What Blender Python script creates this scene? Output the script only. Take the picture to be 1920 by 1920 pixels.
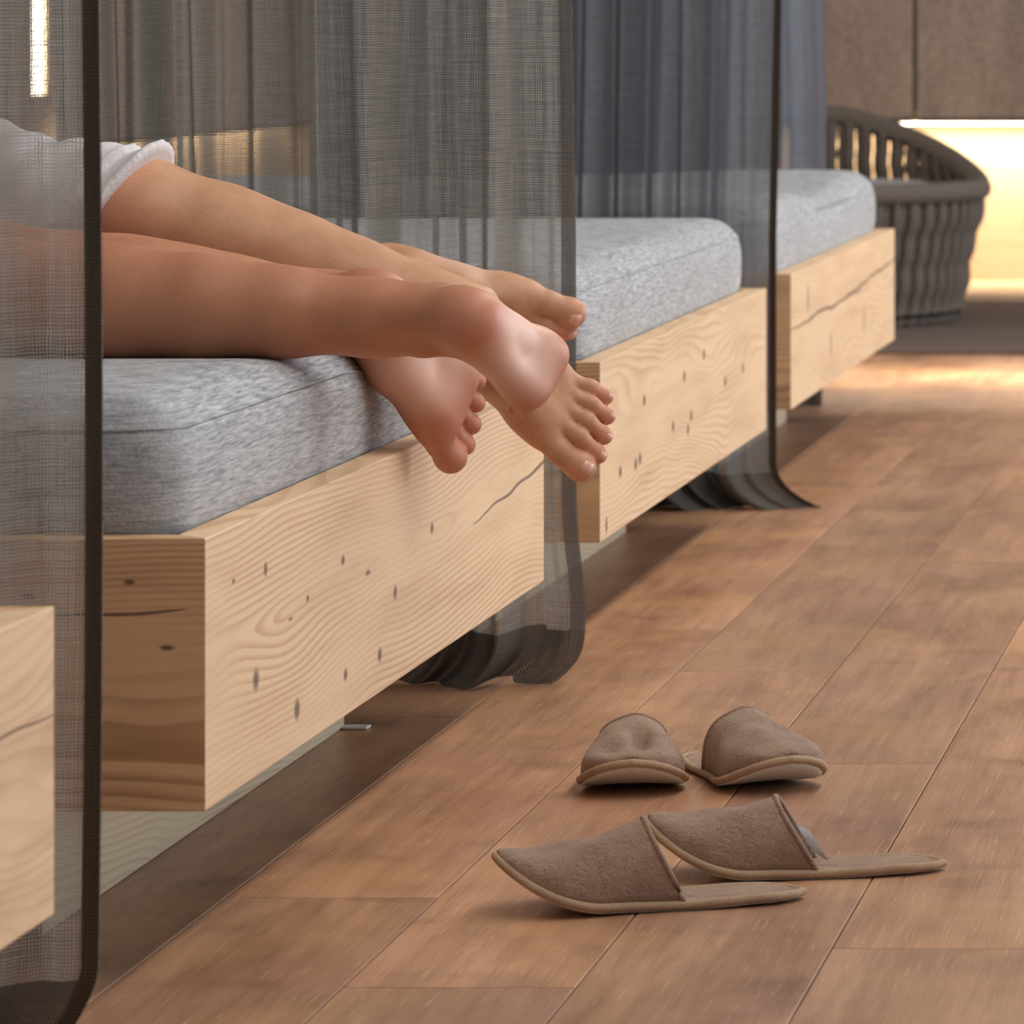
import bpy, bmesh, math, random
import numpy as np
from mathutils import Vector, Matrix
for o in list(bpy.data.objects): bpy.data.objects.remove(o)
S = bpy.context.scene
COL = S.collection
random.seed(7); rng = np.random.default_rng(7)

# ------------------------------------------------------------------ camera, world, lights, exposure
CAMZ = .82; FPX = 9000.0; VX = 2568.0; VY = 35.0      # level view camera with the lens shifted
cd = bpy.data.cameras.new('camera'); cam = bpy.data.objects.new('camera', cd); COL.objects.link(cam)
cam.location = (0, 0, CAMZ); cam.rotation_euler = (math.pi/2, 0, 0)
cd.sensor_width = 36; cd.lens = 36*FPX/1920
cd.shift_x = -(VX-960)/1920; cd.shift_y = -(960-VY)/1920
cd.clip_start = .05; cd.clip_end = 100
cd.dof.use_dof = True; cd.dof.focus_distance = 4.9; cd.dof.aperture_fstop = 15
S.camera = cam
w = bpy.data.worlds.new('world'); S.world = w; w.use_nodes = True
bgn = w.node_tree.nodes['Background']; bgn.inputs[0].default_value = (.80, .82, .88, 1); bgn.inputs[1].default_value = .30
S.view_settings.view_transform = 'Standard'; S.view_settings.look = 'None'
S.view_settings.exposure = 0.0; S.view_settings.gamma = 1; S.view_settings.use_curve_mapping = False

def area(name, loc, target, sx, sy, power, col, spread=180):
    l = bpy.data.lights.new(name, 'AREA'); l.shape = 'RECTANGLE'; l.size = sx; l.size_y = sy
    l.energy = power; l.color = col; l.spread = math.radians(spread)
    o = bpy.data.objects.new(name, l); COL.objects.link(o); o.location = loc
    d = Vector(target)-Vector(loc); o.rotation_euler = d.to_track_quat('-Z', 'Y').to_euler()
    return o
# tall daylight windows along the right of the room
area('window_daylight', (3.6, 9.0, 1.25), (-1.0, 7.6, .45), 9.0, 1.9, 190, (.86, .93, 1.0))
# the run of warm ceiling lights over the aisle
area('ceiling_downlight_run', (.42, 7.0, 2.75), (-.75, 7.0, 0), 9.5, .22, 125, (1.0, .90, .78))
def spot(name, loc, tgt, power, col, ang, blend=.8, rad=.06):
    l = bpy.data.lights.new(name, 'SPOT'); l.energy = power; l.color = col; l.spot_size = math.radians(ang)
    l.spot_blend = blend; l.shadow_soft_size = rad
    o = bpy.data.objects.new(name, l); COL.objects.link(o); o.location = loc
    o.rotation_euler = (Vector(tgt)-Vector(loc)).to_track_quat('-Z', 'Y').to_euler()
spot('aisle_spot', (-.1, 6.2, 2.7), (-.34, 6.25, 0), 60, (1.0, .80, .56), 17, 1.0, .1)

# ------------------------------------------------------------------ helpers
def px(x, y, Y):                      # point at depth Y seen at (x, y) of the photograph
    return Vector(((x-VX)*Y/FPX, Y, CAMZ-(y-VY)*Y/FPX))

class NT:
    def __init__(s, name):
        s.mat = bpy.data.materials.new(name); s.mat.use_nodes = True
        s.t = s.mat.node_tree; s.t.nodes.clear(); s.out = s.t.nodes.new('ShaderNodeOutputMaterial')
    def n(s, typ, **kw):
        nd = s.t.nodes.new(typ)
        for k, v in kw.items(): setattr(nd, k, v)
        return nd
    def put(s, sock, v):
        if hasattr(v, 'is_linked') or isinstance(v, bpy.types.NodeSocket): s.t.links.new(v, sock)
        elif v is not None: sock.default_value = v
    def m(s, op, a, b=None, c=None, clamp=False):
        nd = s.n('ShaderNodeMath', operation=op); nd.use_clamp = clamp
        for i, v in enumerate((a, b, c)):
            if v is not None: s.put(nd.inputs[i], v)
        return nd.outputs[0]
    def v(s, op, a, b=None):
        nd = s.n('ShaderNodeVectorMath', operation=op)
        s.put(nd.inputs[0], a)
        if b is not None: s.put(nd.inputs[1], b)
        return nd.outputs['Value'] if op in ('LENGTH', 'DOT_PRODUCT') else nd.outputs[0]
    def coord(s, which='Object'): return s.n('ShaderNodeTexCoord').outputs[which]
    def sep(s, v):
        nd = s.n('ShaderNodeSeparateXYZ'); s.put(nd.inputs[0], v); return nd.outputs[0], nd.outputs[1], nd.outputs[2]
    def comb(s, x, y, z):
        nd = s.n('ShaderNodeCombineXYZ')
        for i, v in enumerate((x, y, z)): s.put(nd.inputs[i], v)
        return nd.outputs[0]
    def noise(s, vec, scale=1., detail=2., rough=.5, dist=0.):
        nd = s.n('ShaderNodeTexNoise'); s.put(nd.inputs['Vector'], vec); nd.inputs['Scale'].default_value = scale
        nd.inputs['Detail'].default_value = detail; nd.inputs['Roughness'].default_value = rough
        nd.inputs['Distortion'].default_value = dist
        return nd.outputs['Fac']
    def rng(s, v, a, b, c=0., d=1., smooth=False):
        nd = s.n('ShaderNodeMapRange')
        if smooth: nd.interpolation_type = 'SMOOTHSTEP'
        s.put(nd.inputs[0], v)
        for i, q in enumerate((a, b, c, d)): s.put(nd.inputs[1+i], q)
        return nd.outputs[0]
    def mix(s, f, a, b, mode='MIX'):
        nd = s.n('ShaderNodeMix', data_type='RGBA', blend_type=mode)
        s.put(nd.inputs['Factor'], f)
        s.put(nd.inputs[6], a if not isinstance(a, tuple) else (*a, 1)[:4]); s.put(nd.inputs[7], b if not isinstance(b, tuple) else (*b, 1)[:4])
        return nd.outputs[2]
    def bump(s, h, strength=.3, dist=.002):
        nd = s.n('ShaderNodeBump'); nd.inputs['Strength'].default_value = strength
        nd.inputs['Distance'].default_value = dist; s.put(nd.inputs['Height'], h); return nd.outputs[0]
    def bsdf(s, col, rough=.6, normal=None, spec=.5, sheen=0, sss=0, sssr=(.01, .004, .002), emit=None, es=0):
        b = s.n('ShaderNodeBsdfPrincipled')
        s.put(b.inputs['Base Color'], (*col, 1)[:4] if isinstance(col, tuple) else col)
        s.put(b.inputs['Roughness'], rough); b.inputs['Specular IOR Level'].default_value = spec
        if normal is not None: s.put(b.inputs['Normal'], normal)
        if sheen: b.inputs['Sheen Weight'].default_value = sheen; b.inputs['Sheen Roughness'].default_value = .5
        if sss:
            b.inputs['Subsurface Weight'].default_value = sss; b.inputs['Subsurface Radius'].default_value = sssr
            b.inputs['Subsurface Scale'].default_value = 1.0
        if emit is not None:
            b.inputs['Emission Color'].default_value = (*emit, 1); b.inputs['Emission Strength'].default_value = es
        return b.outputs[0]
    def fin(s, sh): s.t.links.new(sh, s.out.inputs[0]); return s.mat

def lin(r, g, b):
    f = lambda c: ((c/255+.055)/1.055)**2.4 if c > 10 else c/255/12.92
    return (f(r), f(g), f(b))

# wood with growth rings cut by the face: s runs along the board, t across it
def wood(name, light, dark, along='Y', freq=230, t0=.05, d0=.03, tilt=0., seed=0., flecks=(), wav=1., streak=.5, line=.8, crack=None, rough=.55):
    N = NT(name); P = N.coord(); x, y, z = N.sep(P)
    s_, t_, q_ = {'Y': (y, z, x), 'X': (x, z, y), 'Z': (z, x, y)}[along]
    lo = N.noise(N.comb(N.m('MULTIPLY', s_, 1.3), N.m('MULTIPLY', t_, 5.), N.m('ADD', N.m('MULTIPLY', q_, 4.), seed)), 1., 1.5)
    lo2 = N.noise(N.comb(N.m('MULTIPLY', s_, 2.6), N.m('MULTIPLY', t_, 5.), N.m('ADD', q_, seed+9.3)), 1., 1.)
    hi = N.noise(N.comb(N.m('MULTIPLY', s_, 9.), N.m('MULTIPLY', t_, 30.), seed+3.1), 1., 0.)
    tt = N.m('ADD', N.m('SUBTRACT', t_, t0), N.m('MULTIPLY', N.m('SUBTRACT', lo, .5), .16*wav))
    tt = N.m('ADD', tt, N.m('MULTIPLY', s_, tilt))
    dd = N.m('ADD', d0, N.m('MULTIPLY', N.m('SUBTRACT', lo2, .5), .09*wav))
    r = N.m('SQRT', N.m('ADD', N.m('MULTIPLY', tt, tt), N.m('MULTIPLY', dd, dd)))
    r = N.m('ADD', r, N.m('MULTIPLY', N.m('SUBTRACT', hi, .5), .0022))
    fr = N.m('FRACT', N.m('MULTIPLY', r, freq))
    ln = N.m('MULTIPLY', N.rng(fr, .30, .86, smooth=True), N.rng(fr, .90, 1.0, 1., 0., smooth=True))
    amp = N.rng(N.noise(N.comb(N.m('MULTIPLY', s_, 2.), N.m('MULTIPLY', t_, 9.), seed+21.), 1., 1.), .35, .66, .12, 1.)
    f = N.m('MULTIPLY', N.m('MULTIPLY', ln, amp), line)
    st = N.noise(N.comb(N.m('MULTIPLY', s_, 3.), N.m('MULTIPLY', t_, 26.), N.m('ADD', q_, seed+5.)), 1., 3.)
    f = N.m('ADD', f, N.m('MULTIPLY', N.rng(st, .45, .8), streak), clamp=True)
    col = N.mix(f, light, dark)
    fib = N.noise(N.comb(N.m('MULTIPLY', s_, 30.), N.m('MULTIPLY', t_, 900.), N.m('MULTIPLY', q_, 900.)), 1., 2.)
    col = N.mix(.16, col, N.mix(fib, tuple(c*.55 for c in dark), tuple(min(1, c*1.25) for c in light)))
    mk = None
    for (fs, ft, fw, fh) in flecks:
        a = N.v('LENGTH', N.comb(N.m('MULTIPLY', N.m('SUBTRACT', s_, fs), 1/fw), N.m('MULTIPLY', N.m('SUBTRACT', N.m('ADD', t_, N.m('MULTIPLY', hi, .002)), ft+.001), 1/fh), 0.))
        g = N.rng(a, .35, 1.15, 1., 0., smooth=True)
        mk = g if mk is None else N.m('MAXIMUM', mk, g)
    if crack:
        for (s0, c0, s1, c1, wd) in crack:
            tpar = N.rng(s_, s0, s1, 0., 1.)
            cy = N.m('ADD', N.m('MULTIPLY', tpar, c1-c0), N.m('ADD', c0, N.m('MULTIPLY', N.m('SUBTRACT', hi, .5), .012)))
            dist = N.m('ABSOLUTE', N.m('SUBTRACT', t_, cy))
            taper = N.m('MULTIPLY', N.m('MULTIPLY', tpar, N.m('SUBTRACT', 1., tpar)), 4.)
            ww = N.m('MULTIPLY', N.m('POWER', N.m('MAXIMUM', taper, .0001), .6), wd)
            g = N.rng(N.m('DIVIDE', dist, N.m('ADD', ww, .00005)), .6, 1.3, 1., 0.)
            g = N.m('MULTIPLY', g, N.rng(taper, .0, .1))
            mk = g if mk is None else N.m('MAXIMUM', mk, g)
    if mk is not None: col = N.mix(N.m('MULTIPLY', mk, .8), col, lin(70, 48, 42))
    h = N.m('SUBTRACT', N.m('MULTIPLY', fib, .3), N.m('MULTIPLY', ln, .3))
    return N.fin(N.bsdf(col, rough, N.bump(h, .22, .0008), spec=.3))

def mesh(name, verts, faces, mat=None, parent=None, smooth=True, loc=None, rot=None):
    me = bpy.data.meshes.new(name); me.from_pydata([tuple(v) for v in verts], [], [tuple(f) for f in faces]); me.update()
    if smooth: me.shade_smooth()
    return place(name, me, mat, parent, loc, rot)
def place(name, me, mat=None, parent=None, loc=None, rot=None):
    o = bpy.data.objects.new(name, me); COL.objects.link(o)
    if mat is not None and not me.materials: me.materials.append(mat)
    if parent: o.parent = parent
    if loc is not None: o.location = loc
    if rot is not None: o.rotation_euler = rot
    return o
def empty(name, loc=(0, 0, 0), rz=0.):
    o = bpy.data.objects.new(name, None); COL.objects.link(o); o.location = loc; o.rotation_euler = (0, 0, rz); o.empty_display_size = .1; return o
def tag(o, label, cat=None, group=None, kind=None):
    if label: o['label'] = label
    if cat: o['category'] = cat
    if group: o['group'] = group
    if kind: o['kind'] = kind
    return o
def box(x0, x1, y0, y1, z0, z1, bev=0., seg=2):
    bm = bmesh.new(); bmesh.ops.create_cube(bm, size=1)
    bmesh.ops.scale(bm, vec=(x1-x0, y1-y0, z1-z0), verts=bm.verts)
    bmesh.ops.translate(bm, vec=((x0+x1)/2, (y0+y1)/2, (z0+z1)/2), verts=bm.verts)
    if bev: bmesh.ops.bevel(bm, geom=bm.edges[:], offset=bev, segments=seg, affect='EDGES', profile=.5)
    return bm
def prism(poly, z0, z1, bev=0.):
    bm = bmesh.new(); vs = [bm.verts.new((x, y, z0)) for x, y in poly]; f = bm.faces.new(vs)
    r = bmesh.ops.extrude_face_region(bm, geom=[f]); up = [g for g in r['geom'] if isinstance(g, bmesh.types.BMVert)]
    bmesh.ops.translate(bm, vec=(0, 0, z1-z0), verts=up); bmesh.ops.recalc_face_normals(bm, faces=bm.faces)
    if bev: bmesh.ops.bevel(bm, geom=bm.edges[:], offset=bev, segments=2, affect='EDGES', profile=.5)
    return bm
def bmo(name, bm, mat, parent=None, smooth=False, loc=None, rot=None):
    me = bpy.data.meshes.new(name); bm.to_mesh(me); bm.free()
    if smooth: me.shade_smooth()
    return place(name, me, mat, parent, loc, rot)
def tube(pts, rad, n=8, closed=False):
    pts = [Vector(p) for p in pts]; V = []; F = []; m = len(pts)
    for i, p in enumerate(pts):
        a = pts[(i-1) % m] if (closed or i) else p; b = pts[(i+1) % m] if (closed or i < m-1) else p
        t = (b-a).normalized(); up = Vector((0, 0, 1)) if abs(t.z) < .9 else Vector((1, 0, 0))
        u = t.cross(up).normalized(); v = u.cross(t).normalized(); r = rad[i] if hasattr(rad, '__len__') else rad
        for k in range(n):
            an = 2*math.pi*k/n; V.append(p+u*math.cos(an)*r+v*math.sin(an)*r)
    for i in range(m if closed else m-1):
        j = (i+1) % m
        for k in range(n):
            F.append((i*n+k, i*n+(k+1) % n, j*n+(k+1) % n, j*n+k))
    if not closed: F.append(tuple(range(n))[::-1]); F.append(tuple((m-1)*n+k for k in range(n)))
    return V, F

# ------------------------------------------------------------------ signed-distance modelling (soft bodies)
class Field:
    def __init__(s, lo, hi, h):
        s.lo = np.array(lo, np.float32); s.h = h; s.n = np.ceil((np.array(hi)-np.array(lo))/h).astype(int)+1
        s.A = np.full(s.n, .03, np.float32)
    def sl(s, lo, hi):
        a = np.clip(np.floor((np.array(lo)-s.lo)/s.h).astype(int), 0, s.n-1); b = np.clip(np.ceil((np.array(hi)-s.lo)/s.h).astype(int)+1, 1, s.n)
        sl = tuple(slice(int(i), int(j)) for i, j in zip(a, b))
        g = [(s.lo[k]+s.h*np.arange(a[k], b[k])).astype(np.float32) for k in range(3)]
        return sl, g[0][:, None, None], g[1][None, :, None], g[2][None, None, :]
def smin(a, b, k):
    h = np.maximum(k-np.abs(a-b), 0)/k
    return np.minimum(a, b)-h*h*k*.25
def cone_d(X, Y, Z, a, ra, b, rb, sq=None):
    a = np.array(a, np.float32); b = np.array(b, np.float32); ab = b-a; L = max(float(ab@ab), 1e-9)
    x, y, z = X-a[0], Y-a[1], Z-a[2]
    t = np.clip((x*ab[0]+y*ab[1]+z*ab[2])/L, 0, 1)
    x, y, z = x-t*ab[0], y-t*ab[1], z-t*ab[2]
    if sq is not None:
        d, f = sq; q = (x*d[0]+y*d[1]+z*d[2])*(f-1); x = x+d[0]*q; y = y+d[1]*q; z = z+d[2]*q
    return np.sqrt(x*x+y*y+z*z)-(ra+t*(rb-ra))
def chain(F, segs, k, A=None):
    """segs: list of (p, r, q, rr, sq) joined with k, merged in A"""
    P = np.array([q for s in segs for q in (s[0], s[2])]); R = max(max(s[1], s[3]) for s in segs)+.022
    sl, X, Y, Z = F.sl(P.min(0)-R, P.max(0)+R); d = None
    for s in segs:
        e = cone_d(X, Y, Z, s[0], s[1], s[2], s[3], s[4] if len(s) > 4 else None)
        d = e if d is None else smin(d, e, k)
    return sl, d
def surface_net(F):
    A = F.A; ins = A < 0; n0, n1, n2 = A.shape
    c = np.zeros((n0-1, n1-1, n2-1), np.int8)
    for i in (0, 1):
        for j in (0, 1):
            for k in (0, 1): c += ins[i:n0-1+i, j:n1-1+j, k:n2-1+k]
    cells = np.argwhere((c > 0) & (c < 8)); idx = np.full(c.shape, -1, np.int32)
    idx[cells[:, 0], cells[:, 1], cells[:, 2]] = np.arange(len(cells))
    acc = np.zeros((len(cells), 3)); cnt = np.zeros(len(cells))
    corners = [(i, j, k) for i in (0, 1) for j in (0, 1) for k in (0, 1)]
    val = {q: A[cells[:, 0]+q[0], cells[:, 1]+q[1], cells[:, 2]+q[2]] for q in corners}
    for p in corners:
        for ax in range(3):
            if p[ax] == 0:
                q = list(p); q[ax] = 1; q = tuple(q); a, b = val[p], val[q]; m = (a < 0) != (b < 0)
                t = np.where(m, a/np.where(m, a-b, 1), 0); pt = np.tile(np.array(p, float), (len(cells), 1)); pt[:, ax] += t
                acc[m] += pt[m]; cnt[m] += 1
    V = (cells+acc/cnt[:, None])*F.h+F.lo
    faces = []
    for ax in range(3):
        u, v = (ax+1) % 3, (ax+2) % 3
        s0 = [slice(None)]*3; s1 = [slice(None)]*3; s0[ax] = slice(0, -1); s1[ax] = slice(1, None)
        a = ins[tuple(s0)]; b = ins[tuple(s1)]; e = np.argwhere(a != b); fl = a[e[:, 0], e[:, 1], e[:, 2]]
        ok = (e[:, u] > 0) & (e[:, v] > 0) & (e[:, u] < A.shape[u]-1) & (e[:, v] < A.shape[v]-1); e = e[ok]; fl = fl[ok]
        def g(du, dv):
            q = e.copy(); q[:, u] += du; q[:, v] += dv; return idx[q[:, 0], q[:, 1], q[:, 2]]
        f = np.stack([g(-1, -1), g(0, -1), g(0, 0), g(-1, 0)], 1); f[~fl] = f[~fl][:, ::-1]; faces.append(f)
    return V, np.concatenate(faces)
def smooth_v(V, Fq, it=2, lam=.5):
    for _ in range(it):
        acc = np.zeros_like(V); cnt = np.zeros(len(V))
        for i in range(4):
            a = Fq[:, i]; b = Fq[:, (i+1) % 4]
            for c in range(3):
                acc[:, c] += np.bincount(a, V[b, c], len(V))+np.bincount(b, V[a, c], len(V))
            cnt += np.bincount(a, minlength=len(V))+np.bincount(b, minlength=len(V))
        V = V+(acc/np.maximum(cnt, 1)[:, None]-V)*lam
    return V
def np_mesh(name, V, Fq, mat, parent=None, attrs=None):
    me = bpy.data.meshes.new(name); me.vertices.add(len(V)); me.vertices.foreach_set('co', V.astype(np.float32).ravel())
    me.loops.add(Fq.size); me.loops.foreach_set('vertex_index', Fq.astype(np.int32).ravel())
    me.polygons.add(len(Fq)); me.polygons.foreach_set('loop_start', np.arange(0, Fq.size, 4, dtype=np.int32))
    me.update(calc_edges=True); me.validate(); me.shade_smooth()
    for k, v in (attrs or {}).items():
        at = me.attributes.new(k, 'FLOAT', 'POINT'); at.data.foreach_set('value', v.astype(np.float32))
    return place(name, me, mat, parent)

# ------------------------------------------------------------------ floor of planks
def plank_mat():
    N = NT('floor_oak'); P = N.coord(); rnd = N.n('ShaderNodeObjectInfo').outputs['Random']
    P = N.v('ADD', P, N.comb(N.m('MULTIPLY', rnd, 37.), N.m('MULTIPLY', rnd, 91.), 0.)); x, y, z = N.sep(P)
    a = N.noise(N.comb(N.m('MULTIPLY', x, 9.), N.m('MULTIPLY', y, 2.2), 0.), 1., 3., .55, .6)
    b = N.noise(N.comb(N.m('MULTIPLY', x, 60.), N.m('MULTIPLY', y, 3.), 0.), 1., 3.)
    c = N.noise(N.comb(N.m('MULTIPLY', x, 260.), N.m('MULTIPLY', y, 14.), 0.), 1., 3., .7)
    d = N.noise(N.comb(N.m('MULTIPLY', x, 6.), N.m('MULTIPLY', y, 7.), 4.), 1., 2.)
    s = N.noise(N.comb(N.m('MULTIPLY', x, 380.), N.m('MULTIPLY', y, 11.), 8.), 1., 2., .6, .4)
    col = N.mix(N.rng(a, .3, .72), lin(200, 158, 128), lin(150, 112, 88))
    col = N.mix(N.m('MULTIPLY', N.rng(b, .42, .75), .5), col, lin(128, 88, 66))
    col = N.mix(N.m('MULTIPLY', N.rng(d, .55, .78, smooth=True), .5), col, lin(110, 76, 58))
    col = N.mix(N.m('MULTIPLY', N.rng(s, .60, .72), .42), col, lin(228, 194, 164))
    col = N.mix(N.m('MULTIPLY', N.rng(c, .5, .8), .3), col, lin(112, 78, 60))
    e = N.noise(N.comb(N.m('MULTIPLY', x, 4.), N.m('MULTIPLY', y, 3.2), 11.), 1., 3., .6)
    col = N.mix(N.m('MULTIPLY', N.rng(e, .48, .66), .38), col, lin(210, 166, 118))
    col = N.mix(N.m('MULTIPLY', N.rng(e, .48, .34), .45), col, lin(172, 128, 112))
    col = N.mix(1.0, col, N.mix(rnd, (.84, .83, .84), (1.14, 1.08, 1.02)), 'MULTIPLY')
    return N.fin(N.bsdf(col, N.rng(c, .2, .8, .30, .46), N.bump(N.m('ADD', c, N.m('MULTIPLY', s, .6)), .25, .0012), spec=.45))
OAK = plank_mat()
bm = box(-3.3, 3.6, -.6, 15.2, -.06, -.012); N_ = NT('subfloor'); sub = N_.fin(N_.bsdf(lin(60, 42, 33), .8))
floor = bmo('floor', bm, sub); tag(floor, 'brown oak plank floor running away along the row of beds', kind='structure')
PW, PL = .1975, 1.967
known = {0: 6.445, 1: 6.03, 2: 5.283, -1: 5.634, 3: 6.2, 4: 5.1, 5: 4.6, -2: 4.4}
pm = bpy.data.meshes.new('plank'); pb = box(0, PW-.0012, 0, PL-.0012, -.02, 0, .0011, 1); pb.to_mesh(pm); pb.free(); pm.materials.append(OAK)
for k in range(-11, 22):
    x0 = -1.0665+k*PW
    off = known.get(k, 5+random.random()*PL) % PL
    y = off-PL
    while y < 14.6:
        if y+PL > .2 and x0 > -3.25 and x0 < 2.9:
            o = place('plank', pm, None, floor, (x0, y, 0))
        y += PL

# ------------------------------------------------------------------ walls, blinds, strip light
def textile():
    N = NT('woven_blind'); P = N.coord(); x, y, z = N.sep(P)
    w1 = N.noise(N.comb(N.m('MULTIPLY', x, 95.), N.m('MULTIPLY', y, 95.), N.m('MULTIPLY', z, 55.)), 1., 2., .6)
    w2 = N.noise(N.comb(N.m('MULTIPLY', x, 9.), N.m('MULTIPLY', y, 9.), N.m('MULTIPLY', z, 1.2)), 1., 2.)
    gx = N.m('SINE', N.m('MULTIPLY', N.m('ADD', x, y), 2*math.pi/.018)); gz = N.m('SINE', N.m('MULTIPLY', z, 2*math.pi/.015))
    g = N.m('MULTIPLY', gx, gz)
    f = N.m('ADD', N.m('MULTIPLY', g, .22), N.m('ADD', N.m('MULTIPLY', w1, .55), N.m('MULTIPLY', w2, .45)))
    col = N.mix(N.rng(f, .2, .85), lin(112, 98, 88), lin(196, 178, 164))
    return N.fin(N.bsdf(col, .85, N.bump(f, .4, .003), spec=.1))
TEX = textile()
LIGHTWOOD = wood('wall_larch', lin(228, 202, 166), lin(186, 150, 112), 'X', 90, .2, .05, 0., 4., wav=1.6, line=.6, streak=.5, flecks=[(-1.03, .20, .022, .03), (-.3, .3, .02, .02), (-2.2, .3, .02, .02)])
LIGHTWOOD_Y = wood('wall_larch_side', lin(228, 202, 166), lin(186, 150, 112), 'Y', 90, .2, .05, 0., 7., wav=1.6, line=.6, streak=.5)
WB = 14.62; WL = -3.2
tag(bmo('wall_back', box(-3.4, 3.6, WB, WB+.15, -.05, 2.9), LIGHTWOOD), 'light larch wall behind the woven blinds at the end of the room', kind='structure')
tag(bmo('wall_left', box(WL-.15, WL, -.6, WB, -.05, 2.9), LIGHTWOOD_Y), 'light larch wall along the heads of the beds', kind='structure')
tag(bmo('trim_1', box(WL, 3.6, WB-.72, WB, 0, .022, .004), LIGHTWOOD), 'low pale wooden step along the foot of the back wall', kind='structure')
N_ = NT('strip_glow'); GLOW = N_.fin(N_.bsdf((1, .9, .7), .5, emit=(1.0, .88, .68), es=9))
N_ = NT('dark_bar'); BAR = N_.fin(N_.bsdf(lin(90, 76, 66), .5))
N_ = NT('brass'); b_ = N_.bsdf(lin(190, 170, 130), .3); BRASS = N_.fin(b_)
def blind(name, x0, x1, y0, y1, zb, label, group='woven blinds around the room'):
    b = empty(name, ((x0+x1)/2, (y0+y1)/2, 0)); b.location = (0, 0, 0)
    bmo('fabric_panel', box(x0, x1, y0, y1, zb+.012, 2.5), TEX, b)
    bmo('bottom_bar', box(x0-.001, x1+.001, y0-.003, y1+.003, zb, zb+.014, .003), BAR, b)
    tag(b, label, 'blind', group)
    return b
ZB = .507; YB = WB-.16
bl = blind('roller_blind', WL+.2, -1.376, YB-.004, YB, ZB, 'taupe woven blind left of the dark seam on the back wall')
bl2 = blind('roller_blind', -1.362, .5, YB-.004, YB, ZB, 'taupe woven blind right of the dark seam on the back wall')
V, F = tube([(-1.369+.012*math.cos(a), YB-.012, ZB+.016+.012*math.sin(a)) for a in np.linspace(0, 2*math.pi, 17)[:-1]], .003, 6, True)
o = mesh('pull_ring', V, F, BRASS, bl2); tag(o, 'small brass ring below the seam')
bmo('seam_strip', box(-1.385, -1.353, YB+.004, YB+.010, ZB+.004, 2.5), BAR, bl2)
blind('roller_blind', WL+.07, WL+.074, 11.47, WB-.2, ZB, 'taupe woven blind at the far end of the wall behind the beds')
blind('roller_blind', WL+.07, WL+.074, 1.0, 11.20, ZB, 'taupe woven blind hanging behind the heads of the beds')
# strip lights tucked behind the bottom of the blinds
def strip(loc, x, y, label, tgt, size, pw, dz=.014):
    o = bmo('strip_light', box(-x/2, x/2, -y/2, y/2, -dz, .008, .002), GLOW, loc=loc); tag(o, label, 'strip light', 'warm strip lights under the blinds')
    l = area('strip_light_glow', (loc[0], loc[1], loc[2]-.012), tgt, size[0], size[1], pw, (1.0, .88, .70), 140)
strip((-.6, WB-.09, ZB+.006), 2.3, .02, 'warm strip light along the foot of the back wall blinds', (-.6, WB-.02, 0), (2.3, .04), 24)
strip((WL+.045, 11.0, ZB+.006), .02, 6.4, 'warm strip light along the foot of the side wall blinds', (WL+.02, 11.0, 0), (.04, 6.4), 46, .002)
# slit window of the side wall
N_ = NT('bright_glass'); PANE = N_.fin(N_.bsdf((.9, .9, .9), .2, emit=(1.0, .93, .76), es=38))
wf = empty('window_1'); tag(wf, 'narrow bright slit window behind the bed curtains', kind='structure')
bmo('pane', box(WL+.03, WL+.04, 11.29, 11.44, .64, 2.3), PANE, wf)
for a, b, c, d in ((11.28, 11.31, .61, 2.33), (11.43, 11.46, .61, 2.33), (11.28, 11.46, .60, .64)):
    bmo('frame', box(WL, WL+.05, a, b, c, d, .003), LIGHTWOOD_Y, wf)

# ------------------------------------------------------------------ beds
YS = [(1.92, 3.580), (4.044, 5.703), (6.119, 7.806), (8.137, 9.909)]
FX = -.981; HX = -3.02; BZ0, BZ1 = .152, .382; TH = .031
def fl(bed, pts, w=.009, h=.008):
    y0 = YS[bed][0]; out = []
    for (x, y, *r) in pts:
        Y = FPX*FX/(x-VX); out.append((Y, CAMZ-(y-VY)*Y/FPX, (r[0]*3.6 if r else w), (r[1] if len(r) > 1 else h)))
    return out
LI, DK = lin(238, 206, 168), lin(186, 140, 104)
fb = [
 wood('larch_front_first', LI, DK, 'Y', 80, .2, .06, .05, 1.5, wav=1.8, line=.35, streak=.8, crack=[(3.2, .312, 3.60, .300, .0014)]),
 wood('larch_front_second', LI, DK, 'Y', 140, .232, .014, -.010, 12.2, wav=.7, line=.62, streak=.4,
      flecks=fl(1, [(498, 1068), (577, 1122, .002, .004), (643, 1050, .003, .006), (741, 1110, .003, .009), (810, 990, .003, .007), (712, 1228, .0035, .009), (648, 1264, .003, .007), (557, 1330, .004, .012), (480, 1275, .004, .012), (690, 1075, .004, .003), (545, 1160, .003, .002), (438, 1090, .002, .003)]),
      crack=[(5.24, .268, 5.86, .303, .0022)]),
 wood('larch_front_third', LI, DK, 'Y', 110, .13, .03, .02, 33.1, wav=1.5, line=.5, streak=.45,
      flecks=fl(2, [(1208, 750), (1283, 705), (1320, 665), (1192, 870), (1163, 885), (1200, 860), (1296, 780), (1262, 800), (1360, 715), (1137, 985, .003, .014), (1290, 905 - 100), (1393, 690)], .016, .010)),
 wood('larch_front_fourth', LI, DK, 'Y', 70, .2, .06, .02, 55.5, wav=1.5, line=.3, streak=.45,
      flecks=fl(3, [(1515, 560), (1558, 645), (1620, 600)], .012, .03), crack=[(8.1, .292, 9.3, .300, .0030), (8.9, .298, 10.1, .33, .003)]),
]
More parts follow.
